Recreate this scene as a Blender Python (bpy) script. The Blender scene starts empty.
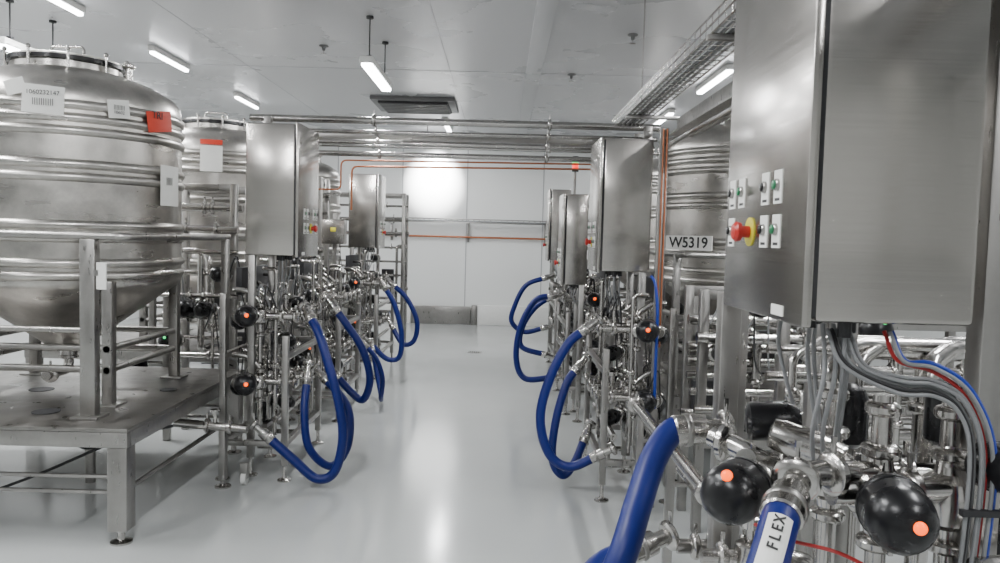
import bpy, bmesh, math, random
from mathutils import Vector, Matrix
scene = bpy.context.scene
V = Vector

# ------------------------------------------------------------------ materials
def new_mat(name):
    m = bpy.data.materials.new(name); m.use_nodes = True
    nt = m.node_tree; b = nt.nodes['Principled BSDF']
    return m, nt, b

def simple(name, col, rough=0.5, metal=0.0, emit=None, estr=0.0, noise=0.06, scale=20.0, spec=0.5):
    m, nt, b = new_mat(name)
    b.inputs['Metallic'].default_value = metal
    b.inputs['Specular IOR Level'].default_value = spec
    tc = nt.nodes.new('ShaderNodeTexCoord'); n = nt.nodes.new('ShaderNodeTexNoise')
    n.inputs['Scale'].default_value = scale; n.inputs['Detail'].default_value = 4
    nt.links.new(tc.outputs['Object'], n.inputs['Vector'])
    r = nt.nodes.new('ShaderNodeMapRange')
    r.inputs['To Min'].default_value = max(0.02, rough-noise); r.inputs['To Max'].default_value = min(1, rough+noise)
    nt.links.new(n.outputs['Fac'], r.inputs['Value']); nt.links.new(r.outputs['Result'], b.inputs['Roughness'])
    mx = nt.nodes.new('ShaderNodeMix'); mx.data_type = 'RGBA'
    mx.inputs['A'].default_value = (*[c*0.92 for c in col], 1); mx.inputs['B'].default_value = (*[min(1, c*1.06) for c in col], 1)
    nt.links.new(n.outputs['Fac'], mx.inputs['Factor']); nt.links.new(mx.outputs['Result'], b.inputs['Base Color'])
    if emit:
        b.inputs['Emission Color'].default_value = (*emit, 1); b.inputs['Emission Strength'].default_value = estr
    return m

def steel(name, col, r0, r1, stretch, scale=6.0, bump=0.05, stain=0.0, aniso=0.0, nscale=3.0):
    m, nt, b = new_mat(name)
    b.inputs['Metallic'].default_value = 1.0
    tc = nt.nodes.new('ShaderNodeTexCoord'); mp = nt.nodes.new('ShaderNodeMapping')
    mp.inputs['Scale'].default_value = stretch
    nt.links.new(tc.outputs['Object'], mp.inputs['Vector'])
    n = nt.nodes.new('ShaderNodeTexNoise'); n.inputs['Scale'].default_value = scale; n.inputs['Detail'].default_value = 5
    nt.links.new(mp.outputs['Vector'], n.inputs['Vector'])
    r = nt.nodes.new('ShaderNodeMapRange'); r.inputs['From Min'].default_value = 0.3; r.inputs['From Max'].default_value = 0.7
    r.inputs['To Min'].default_value = r0; r.inputs['To Max'].default_value = r1
    nt.links.new(n.outputs['Fac'], r.inputs['Value']); nt.links.new(r.outputs['Result'], b.inputs['Roughness'])
    n2 = nt.nodes.new('ShaderNodeTexNoise'); n2.inputs['Scale'].default_value = nscale; n2.inputs['Detail'].default_value = 8
    n2.inputs['Roughness'].default_value = 0.65
    nt.links.new(tc.outputs['Object'], n2.inputs['Vector'])
    mx = nt.nodes.new('ShaderNodeMix'); mx.data_type = 'RGBA'
    mx.inputs['A'].default_value = (*[c*(1-stain) for c in col], 1); mx.inputs['B'].default_value = (*col, 1)
    mr = nt.nodes.new('ShaderNodeMapRange'); mr.inputs['From Min'].default_value = 0.35; mr.inputs['From Max'].default_value = 0.6
    nt.links.new(n2.outputs['Fac'], mr.inputs['Value']); nt.links.new(mr.outputs['Result'], mx.inputs['Factor'])
    nt.links.new(mx.outputs['Result'], b.inputs['Base Color'])
    if bump > 0:
        bp = nt.nodes.new('ShaderNodeBump'); bp.inputs['Strength'].default_value = bump; bp.inputs['Distance'].default_value = 0.002
        nt.links.new(n.outputs['Fac'], bp.inputs['Height']); nt.links.new(bp.outputs['Normal'], b.inputs['Normal'])
    if aniso > 0:
        b.inputs['Anisotropic'].default_value = aniso
        tg = nt.nodes.new('ShaderNodeTangent'); tg.direction_type = 'RADIAL'; tg.axis = 'Z'
        nt.links.new(tg.outputs['Tangent'], b.inputs['Tangent'])
    return m

M = {}
M['cab'] = steel('brushed_steel_cabinet', (0.44, 0.42, 0.395), 0.19, 0.27, (0.5, 0.5, 60), 4, 0.005, 0.05, 0.6, 1.2)
M['steel'] = steel('steel_pipe', (0.50, 0.485, 0.465), 0.13, 0.28, (6, 6, 6), 6, 0.02, 0.2)
M['frame'] = steel('steel_frame', (0.36, 0.35, 0.335), 0.26, 0.44, (8, 8, 2), 6, 0.02, 0.2)
M['tank'] = steel('steel_tank', (0.54, 0.52, 0.49), 0.24, 0.38, (1.0, 1.0, 5), 2, 0.02, 0.36, 0.0, 3.2)
M['plate'] = steel('steel_platform_plate', (0.29, 0.28, 0.265), 0.26, 0.5, (3, 3, 3), 4, 0.02, 0.3)
M['black'] = simple('black_plastic', (0.005, 0.005, 0.006), 0.28, spec=0.4)
M['dark'] = simple('dark_rubber', (0.02, 0.02, 0.022), 0.6)
M['blue'] = simple('blue_hose_rubber', (0.002, 0.010, 0.120), 0.42, scale=60, spec=0.35)
M['white'] = simple('white_paint', (0.75, 0.75, 0.73), 0.4)
M['paper'] = simple('paper_label', (0.72, 0.72, 0.69), 0.6)
M['ink'] = simple('black_ink', (0.02, 0.02, 0.02), 0.6)
M['red'] = simple('red_plastic', (0.42, 0.015, 0.01), 0.35)
M['redlab'] = simple('red_label', (0.58, 0.04, 0.015), 0.55)
M['yellow'] = simple('yellow_plastic', (0.6, 0.55, 0.03), 0.4)
M['green'] = simple('green_button', (0.01, 0.13, 0.05), 0.3, emit=(0.02, 0.5, 0.2), estr=0.06)
M['orangeled'] = simple('orange_led', (0.9, 0.1, 0.005), 0.3, emit=(1.0, 0.10, 0.0), estr=2.6, spec=0.2)
M['greenled'] = simple('green_led', (0.1, 1, 0.3), 0.3, emit=(0.02, 0.9, 0.22), estr=1.6)
M['redled'] = simple('red_led', (1, 0.05, 0.03), 0.3, emit=(1.0, 0.02, 0.01), estr=2.5)
M['copper'] = simple('copper_orange_pipe', (0.42, 0.15, 0.07), 0.35, metal=0.6)
M['gcable'] = simple('grey_cable', (0.20, 0.205, 0.21), 0.45)
M['rcable'] = simple('red_cable', (0.35, 0.015, 0.015), 0.4)
M['bcable'] = simple('blue_cable', (0.004, 0.03, 0.28), 0.4)
M['lamp'] = simple('lamp_diffuser', (0.9, 0.9, 0.9), 0.4, emit=(0.95, 0.97, 1.0), estr=28)
M['vent'] = simple('vent_grey', (0.16, 0.16, 0.16), 0.5)
M['joint'] = simple('joint_grey', (0.36, 0.36, 0.37), 0.6)
M['cjoint'] = simple('ceiling_joint', (0.40, 0.40, 0.42), 0.6)

def room_mat(name, col, rough, mott, scale, spec=0.5, bump=0.0):
    m, nt, b = new_mat(name)
    tc = nt.nodes.new('ShaderNodeTexCoord')
    n = nt.nodes.new('ShaderNodeTexNoise'); n.inputs['Scale'].default_value = scale; n.inputs['Detail'].default_value = 8
    nt.links.new(tc.outputs['Object'], n.inputs['Vector'])
    mx = nt.nodes.new('ShaderNodeMix'); mx.data_type = 'RGBA'
    mx.inputs['A'].default_value = (*[c*(1-mott) for c in col], 1); mx.inputs['B'].default_value = (*[min(1, c*(1+mott)) for c in col], 1)
    nt.links.new(n.outputs['Fac'], mx.inputs['Factor']); nt.links.new(mx.outputs['Result'], b.inputs['Base Color'])
    r = nt.nodes.new('ShaderNodeMapRange'); r.inputs['To Min'].default_value = rough*0.75; r.inputs['To Max'].default_value = rough*1.25
    nt.links.new(n.outputs['Fac'], r.inputs['Value']); nt.links.new(r.outputs['Result'], b.inputs['Roughness'])
    b.inputs['Specular IOR Level'].default_value = spec
    if bump:
        n3 = nt.nodes.new('ShaderNodeTexNoise'); n3.inputs['Scale'].default_value = 70
        nt.links.new(tc.outputs['Object'], n3.inputs['Vector'])
        bp = nt.nodes.new('ShaderNodeBump'); bp.inputs['Strength'].default_value = bump; bp.inputs['Distance'].default_value = 0.003
        nt.links.new(n3.outputs['Fac'], bp.inputs['Height']); nt.links.new(bp.outputs['Normal'], b.inputs['Normal'])
    return m
M['floor'] = room_mat('epoxy_floor', (0.43, 0.445, 0.438), 0.15, 0.08, 1.3, 0.7, bump=0.045)
M['wall'] = room_mat('white_wall_panel', (0.76, 0.77, 0.76), 0.24, 0.02, 0.8, 0.5)
M['ceil'] = room_mat('ceiling_panel', (0.50, 0.505, 0.52), 0.28, 0.02, 0.6, 0.6)

# ------------------------------------------------------------------ mesh builder
class MB:
    def __init__(s): s.v = []; s.f = []; s.m = []; s.mats = []
    def mi(s, mat):
        if mat not in s.mats: s.mats.append(mat)
        return s.mats.index(mat)
    def add(s, vs, fs, mat):
        o = len(s.v); k = s.mi(mat)
        s.v += [tuple(v) for v in vs]
        for f in fs: s.f.append([i+o for i in f]); s.m.append(k)
    def box(s, a, b, mat, bev=0.0, rot=None):
        a = V(a); b = V(b); c = (a+b)/2; h = V([abs(x)/2 for x in (b-a)])
        if bev <= 0:
            vs = [V((sx*h.x, sy*h.y, sz*h.z)) for sx in (-1, 1) for sy in (-1, 1) for sz in (-1, 1)]
            fs = [(0, 1, 3, 2), (4, 6, 7, 5), (0, 4, 5, 1), (2, 3, 7, 6), (0, 2, 6, 4), (1, 5, 7, 3)]
        else:
            bm = bmesh.new(); bmesh.ops.create_cube(bm, size=2)
            for v in bm.verts: v.co = V((v.co.x*h.x, v.co.y*h.y, v.co.z*h.z))
            bmesh.ops.bevel(bm, geom=bm.edges[:], offset=min(bev, min(h)*0.9), segments=2, profile=0.5, affect='EDGES')
            bm.verts.ensure_lookup_table()
            vs = [v.co.copy() for v in bm.verts]; fs = [[v.index for v in f.verts] for f in bm.faces]
            bm.free()
        if rot is not None: vs = [rot @ v for v in vs]
        s.add([v+c for v in vs], fs, mat)
    def tube(s, pts, r, mat, n=12, caps=True, rads=None):
        pts = [V(p) for p in pts]
        t0 = (pts[1]-pts[0]).normalized()
        up = V((0, 0, 1)) if abs(t0.z) < 0.9 else V((1, 0, 0))
        x = t0.cross(up).normalized(); rings = []; prev = t0
        for i, p in enumerate(pts):
            if i == 0: t = t0
            elif i == len(pts)-1: t = (pts[-1]-pts[-2]).normalized()
            else: t = (pts[i+1]-pts[i-1]).normalized()
            q = prev.rotation_difference(t); x = q @ x; prev = t
            x = (x - t*x.dot(t)).normalized(); y = t.cross(x)
            rr = rads[i] if rads else r
            rings.append([p+(x*math.cos(a)+y*math.sin(a))*rr for a in [2*math.pi*k/n for k in range(n)]])
        vs = [v for ring in rings for v in ring]; fs = []
        for i in range(len(pts)-1):
            for k in range(n):
                k2 = (k+1) % n
                fs.append((i*n+k, i*n+k2, (i+1)*n+k2, (i+1)*n+k))
        if caps: fs.append(list(range(n))[::-1]); fs.append([(len(pts)-1)*n+k for k in range(n)])
        s.add(vs, fs, mat)
    def cyl(s, a, b, r, mat, n=16, r2=None):
        s.tube([a, b], r, mat, n, True, [r, r if r2 is None else r2])
    def pipe(s, pts, r, mat, br=None, n=12):
        pts = [V(p) for p in pts]; br = br or r*2.2; out = [pts[0]]
        for i in range(1, len(pts)-1):
            d1 = (pts[i-1]-pts[i]); d2 = (pts[i+1]-pts[i])
            k = min(br, d1.length*0.48, d2.length*0.48)
            A = pts[i]+d1.normalized()*k; B = pts[i]+d2.normalized()*k
            for j in range(7):
                t = j/6; out.append(A*(1-t)**2+pts[i]*2*t*(1-t)+B*t*t)
        out.append(pts[-1]); s.tube(out, r, mat, n)
    def lathe(s, prof, o, axis, mat, n=24):
        o = V(o); ax = V(axis).normalized()
        up = V((0, 0, 1)) if abs(ax.z) < 0.9 else V((1, 0, 0))
        x = ax.cross(up).normalized(); y = ax.cross(x)
        vs = []; fs = []
        for (r, z) in prof:
            for k in range(n):
                a = 2*math.pi*k/n; vs.append(o+ax*z+(x*math.cos(a)+y*math.sin(a))*max(r, 1e-4))
        for i in range(len(prof)-1):
            for k in range(n):
                k2 = (k+1) % n; fs.append((i*n+k, i*n+k2, (i+1)*n+k2, (i+1)*n+k))
        fs.append(list(range(n))); fs.append([(len(prof)-1)*n+k for k in range(n)])
        s.add(vs, fs, mat)
    def ball(s, c, r, mat, n=12):
        s.lathe([(r*math.sin(math.pi*i/8), -r*math.cos(math.pi*i/8)) for i in range(9)], c, (0, 0, 1), mat, n)
    def clamp(s, p, d, r, mat=None):
        mat = mat or M['steel']; p = V(p); d = V(d).normalized()
        s.lathe([(r, -0.016), (r*1.45, -0.012), (r*1.65, -0.006), (r*1.65, 0.006), (r*1.45, 0.012), (r, 0.016)], p, d, mat, 18)
        up = V((0, 0, 1)) if abs(d.z) < 0.9 else V((0, -1, 0))
        q = p+up*r*1.6
        s.cyl(q, q+up*0.02, 0.006, mat, 8)
        s.box(q+up*0.016-V((.005, .005, .004)), q+up*0.03+V((.005, .005, .004)), mat)
    def patch(s, c, R, ang, w, z0, z1, mat, tilt=0.0, k=6):
        vs = []; fs = []
        zc = (z0+z1)/2
        for i in range(k+1):
            for z in (z0, z1):
                dx = -w/2+w*i/k; dz = z-zc
                dx2 = dx*math.cos(tilt)-dz*math.sin(tilt); dz2 = dx*math.sin(tilt)+dz*math.cos(tilt)
                a = ang+dx2/R
                vs.append((c[0]+R*math.cos(a), c[1]+R*math.sin(a), zc+dz2))
        for i in range(k): fs.append((2*i, 2*i+2, 2*i+3, 2*i+1))
        s.add(vs, fs, mat)
    def obj(s, name, origin=(0, 0, 0), ang=35):
        o = V(origin); me = bpy.data.meshes.new(name)
        me.from_pydata([V(v)-o for v in s.v], [], s.f)
        for m in s.mats: me.materials.append(m)
        me.polygons.foreach_set('material_index', s.m)
        me.polygons.foreach_set('use_smooth', [True]*len(s.f))
        me.update()
        bm = bmesh.new(); bm.from_mesh(me); bmesh.ops.recalc_face_normals(bm, faces=bm.faces[:]); bm.to_mesh(me); bm.free()
        me.set_sharp_from_angle(angle=math.radians(ang))
        ob = bpy.data.objects.new(name, me); ob.location = o
        scene.collection.objects.link(ob); return ob

def smooth(pts, k=8):
    pts = [V(p) for p in pts]; P = [pts[0]*2-pts[1]]+pts+[pts[-1]*2-pts[-2]]; out = []
    for i in range(1, len(P)-2):
        a, b, c, d = P[i-1:i+3]
        for j in range(k):
            t = j/k
            out.append(0.5*((2*b)+(c-a)*t+(2*a-5*b+4*c-d)*t*t+(3*b-a-3*c+d)*t**3))
    out.append(pts[-1]); return out

def text(body, parent, name, loc, xdir, ydir, size, mat, align='CENTER', bold=0.0):
    cu = bpy.data.curves.new(name, 'FONT'); cu.body = body; cu.size = size; cu.extrude = 0.0006; cu.offset = bold
    cu.align_x = align; cu.align_y = 'CENTER'; cu.materials.append(mat)
    ob = bpy.data.objects.new(name, cu); scene.collection.objects.link(ob)
    x = V(xdir).normalized(); y = V(ydir).normalized(); z = x.cross(y).normalized(); y = z.cross(x)
    R = Matrix((x, y, z)).transposed().to_4x4()
    ob.parent = parent
    ob.matrix_local = Matrix.Translation(V(loc)-parent.location) @ R
    return ob

# ------------------------------------------------------------------ room
XL, XR, YB, YF, H = -6.5, 6.0, -4.0, 14.3, 3.4
def slab(name, a, b, mat):
    mb = MB(); mb.box(a, b, mat); return mb.obj(name, (V(a)+V(b))/2)
slab('floor', (XL, YB, -0.1), (XR, YF, 0), M['floor'])
slab('ceiling', (XL, YB, H), (XR, YF, H+0.1), M['ceil'])
slab('wall_left', (XL-0.1, YB, 0), (XL, YF, H), M['wall'])
slab('wall_right', (XR, YB, 0), (XR+0.1, YF, H), M['wall'])
slab('wall_far', (XL, YF, 0), (XR, YF+0.1, H), M['wall'])
slab('wall_back', (XL, YB-0.1, 0), (XR, YB, H), M['wall'])
mb = MB()
for x in [-5.3, -4.15, -3.0, -1.82, -0.64, 0.75, 1.9, 2.9, 4.1]:
    mb.box((x-0.008, YF-0.006, 0), (x+0.008, YF, H), M['joint'])
mb.obj('trim_1', (0, YF, 0))
mb = MB()
for x in [-5.2, -2.8, -0.6, 2.8, 4.0]:
    mb.box((x-0.004, YB, H-0.002), (x+0.004, YF, H), M['cjoint'])
for y in [3.9, 8.6]:
    mb.box((XL, y-0.004, H-0.0025), (XR, y+0.004, H), M['cjoint'])
mb.box((0.22, YB, H-0.03), (0.38, YF, H), M['ceil'], 0.006)
mb.obj('trim_2', (0, 5, H))
mb = MB()
for (x0, x1, h, m) in [(-3.6, -1.62, 0.33, 'white'), (-1.6, -0.52, 0.33, 'frame'), (-0.40, 0.9, 0.36, 'white'), (0.92, 3.5, 0.36, 'white')]:
    mb.box((x0, YF-0.10, 0), (x1, YF, h), M[m], 0.01)
mb.box((-0.51, YF-0.12, 0), (-0.41, YF, 0.36), M['frame'], 0.01)
mb.obj('baseboard_far', (0, YF, 0))

# wall cable tray on far wall
mb = MB()
z = 1.86
for dy in (0.12, 0.32):
    for dz in (0, 0.06):
        mb.cyl((-2.4, YF-dy, z+dz), (1.2, YF-dy, z+dz), 0.008, M['frame'], 6)
for i in range(37):
    x = -2.4+i*0.1
    mb.tube([(x, YF-0.12, z+0.06), (x, YF-0.12, z), (x, YF-0.32, z), (x, YF-0.32, z+0.06)], 0.004, M['frame'], 5)
for x in (-2.0, -0.6, 0.8):
    mb.box((x-0.02, YF-0.34, z-0.04), (x+0.02, YF, z-0.008), M['frame'], 0.003)
    mb.box((x-0.02, YF-0.04, z-0.35), (x+0.02, YF, z-0.04), M['frame'], 0.003)
mb.pipe([(-2.4, YF-0.06, 1.60), (1.2, YF-0.06, 1.60)], 0.018, M['copper'])
mb.pipe([(-2.4, YF-0.2, 1.88), (1.2, YF-0.2, 1.88)], 0.016, M['gcable'])
mb.obj('wall_cable_tray', (0, YF-0.2, z))

# ceiling vent, sprinklers, lamps
mb = MB()
cx, cy = -1.2, 10.7
mb.box((cx-0.55, cy-0.5, H-0.05), (cx+0.55, cy+0.5, H), M['vent'], 0.01)
mb.box((cx-0.46, cy-0.41, H-0.075), (cx+0.46, cy+0.41, H-0.045), M['dark'], 0.01)
for i in range(7):
    yy = cy-0.36+i*0.12
    mb.box((cx-0.44, yy-0.02, H-0.09), (cx+0.44, yy+0.02, H-0.075), M['vent'], 0.003)
mb.obj('ceiling_vent', (cx, cy, H))
for (x, y) in [(1.15, 4.7), (0.72, 8.6), (-1.75, 7.6), (-3.2, 5.0), (1.1, 6.9)]:
    mb = MB()
    mb.lathe([(0.045, 0), (0.045, -0.012), (0.018, -0.016), (0.014, -0.05)], (x, y, H), (0, 0, 1), M['vent'], 14)
    mb.cyl((x, y, H-0.05), (x, y, H-0.075), 0.005, M['steel'], 6)
    mb.lathe([(0.028, -0.076), (0.028, -0.08)], (x, y, H), (0, 0, 1), M['steel'], 12)
    mb.obj('fire_sprinkler', (x, y, H))

def lamp(x, y, L=1.25, z=None, P=62, w=0.055):
    mb = MB(); flush = z is None
    if flush: z = H-0.078
    mb.box((x-w, y, z+0.02), (x+w, y+L, z+0.077), M['white'], 0.012)
    mb.box((x-w+0.01, y+0.02, z-0.005), (x+w-0.01, y+L-0.02, z+0.025), M['lamp'], 0.012)
    if not flush:
        for t in (0.15, L-0.15):
            mb.cyl((x, y+t, z+0.07), (x, y+t, H), 0.006, M['dark'], 6)
            mb.lathe([(0.03, 0), (0.03, -0.02)], (x, y+t, H), (0, 0, 1), M['dark'], 10)
            mb.box((x-0.02, y+t-0.02, z+0.07), (x+0.02, y+t+0.02, z+0.11), M['dark'], 0.004)
    ob = mb.obj('ceiling_lamp', (x, y+L/2, z))
    ld = bpy.data.lights.new('lamp_light', 'AREA'); ld.shape = 'RECTANGLE'; ld.size = 0.10; ld.size_y = L
    ld.energy = P; ld.color = (0.98, 0.99, 1.0)
    lo = bpy.data.objects.new('lamp_light', ld); scene.collection.objects.link(lo)
    lo.parent = ob; lo.location = (0, 0, -0.012)
lamp(-1.13, 6.4, 1.15, 2.97)
lamp(-1.1, 1.4, 1.2, 3.0); lamp(-3.98, 6.2, 0.9, 3.0)
for y in (5.6, 7.75, 10.2): lamp(-3.48, y, 0.9, w=0.035)
for (x, y) in [(-1.1, -1.2), (-3.48, 3.0), (-3.25, 0.4), (2.25, 1.2), (2.25, 3.6), (2.25, 7.9), (2.25, 10.6), (2.25, -1.5),
               (4.4, 5.4), (-5.2, 3.4), (-5.0, 10.4)]:
    lamp(x, y, w=0.045)
lamp(-0.9, 11.9, P=40, w=0.045)

# added fixture and spot, imitating a lamp reflection on the far wall
mb = MB()
fx, fy, fz = -1.25, 12.9, 3.2
mb.box((fx-0.09, fy-0.04, fz-0.05), (fx+0.09, fy+0.05, fz+0.06), M['white'], 0.01)
mb.box((fx-0.075, fy+0.05, fz-0.04), (fx+0.075, fy+0.056, fz+0.05), M['lamp'])
mb.cyl((fx, fy, fz+0.06), (fx, fy, H), 0.012, M['frame'])
fl = mb.obj('added_glow_fixture', (fx, fy, fz))
ld = bpy.data.lights.new('added_glow_spot', 'SPOT'); ld.energy = 2200; ld.spot_size = math.radians(46); ld.spot_blend = 1.0; ld.shadow_soft_size = 0.05
lo = bpy.data.objects.new('added_glow_spot', ld); scene.collection.objects.link(lo); lo.parent = fl; lo.location = (0, 0.09, 0)
lo.rotation_euler = V((0.0, 1.31, -0.58)).to_track_quat('-Z', 'Y').to_euler()

# ------------------------------------------------------------------ parts
def actuator(mb, p, d, r=0.062, led=None, ledoff=None):
    p = V(p); d = V(d).normalized()
    mb.lathe([(0.02, -0.22), (0.02, -0.17), (0.045, -0.165), (0.045, -0.145), (0.03, -0.14), (0.03, -0.10)], p, d, M['steel'], 16)
    mb.clamp(p-d*0.155, d, 0.03)
    mb.lathe([(r*0.55, -0.11), (r*0.6, -0.10), (r*0.98, -0.085), (r, -0.07), (r*1.04, -0.068), (r*1.04, -0.058), (r, -0.056), (r, 0.0), (r*0.93, 0.025), (r*0.72, 0.045), (r*0.4, 0.056), (0.0, 0.06)], p, d, M['black'], 28)
    off = V(ledoff) if ledoff else V((0, 0, 0.3))
    off = off-d*off.dot(d); m = off.length
    h = 0.06-0.036*min(m, 1)**2.3
    q = p+d*(h+0.001)+off*r
    if led: mb.ball(q, r*0.19, M[led], 12)
    else: mb.ball(q, r*0.16, M['dark'], 10)

def feet(mb, x, y):
    mb.lathe([(0.045, 0), (0.045, 0.008), (0.018, 0.018), (0.012, 0.03), (0.012, 0.12)], (x, y, 0), (0, 0, 1), M['steel'], 14)

def cabinet(s, X0, y0, z0=1.44, h=0.86, D=0.54, W=0.345, posts=(0, 1)):
    mb = MB()
    def W_(a, y, z): return (X0+s*a, y0+y, z)
    mb.box(W_(0.03, 0.012, z0+0.01), W_(W, D-0.012, z0+h-0.005), M['cab'], 0.012)
    mb.box(W_(0.018, 0.012, z0+0.02), W_(0.032, D-0.012, z0+h-0.02), M['dark'])
    mb.box(W_(0.0, 0, z0), W_(0.02, D, z0+h), M['cab'], 0.005)
    for zz in (z0+0.1, z0+h-0.1):
        mb.cyl(W_(0.024, D+0.004, zz-0.03), W_(0.024, D+0.004, zz+0.03), 0.008, M['steel'], 8)
    mb.lathe([(0.014, 0), (0.014, 0.006), (0.008, 0.010)], W_(0.0, 0.035, z0+h-0.12), (-s, 0, 0), M['steel'], 12)
    z1, z2 = z0+0.285, z0+0.19
    for yy in (0.16, 0.24, 0.41, 0.485):
        for zz in (z1, z2):
            if yy == 0.41 and zz == z2: continue
            mb.box(W_(-0.0025, yy-0.024, zz-0.036), W_(0.001, yy+0.024, zz+0.036), M['paper'], 0.0)
            mb.lathe([(0.013, 0), (0.013, 0.006), (0.011, 0.008)], W_(-0.002, yy, zz+0.004), (-s, 0, 0), M['frame'], 14)
            mb.lathe([(0.010, 0.006), (0.010, 0.011), (0.008, 0.012)], W_(-0.002, yy, zz+0.004), (-s, 0, 0), M['green'] if (yy in (0.16, 0.41)) else M['black'], 12)
            mb.box(W_(-0.0032, yy-0.014, zz-0.030), W_(-0.002, yy+0.014, zz-0.024), M['ink'])
    yy, zz = 0.34, z2
    mb.lathe([(0.034, 0), (0.034, 0.003)], W_(-0.0, yy, zz), (-s, 0, 0), M['yellow'], 24)
    mb.lathe([(0.014, 0.003), (0.014, 0.022), (0.022, 0.024), (0.024, 0.034), (0.018, 0.041), (0.0, 0.043)], W_(0, yy, zz), (-s, 0, 0), M['red'], 20)
    mb.box(W_(-0.002, 0.10, z0+0.012), W_(0.001, 0.17, z0+0.034), M['paper'])
    for i in range(5):
        yy = 0.08+i*0.09
        p = V(W_(0.12+0.05*(i % 2), yy, z0+0.01))
        mb.cyl(p, p-V((0, 0, 0.035)), 0.014, M['dark'], 10)
        q = V(W_(0.20+0.02*i, 0.3+0.04*i, 1.1-0.04*i))
        mb.tube(smooth([p-V((0, 0, 0.03)), p-V((0, 0, 0.12)), (p+q)/2-V((0, 0, 0.1)), q], 5), 0.005, M['gcable'], 6)
    for k in posts:
        yy = (0.05, D-0.05)[k]
        mb.box(W_(W-0.06, yy-0.022, 0.12), W_(W-0.015, yy+0.022, z0+0.01), M['frame'], 0.005)
        feet(mb, X0+s*(W-0.0375), y0+yy)
    return mb.obj('control_cabinet', W_(0.17, D/2, 0))

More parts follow.
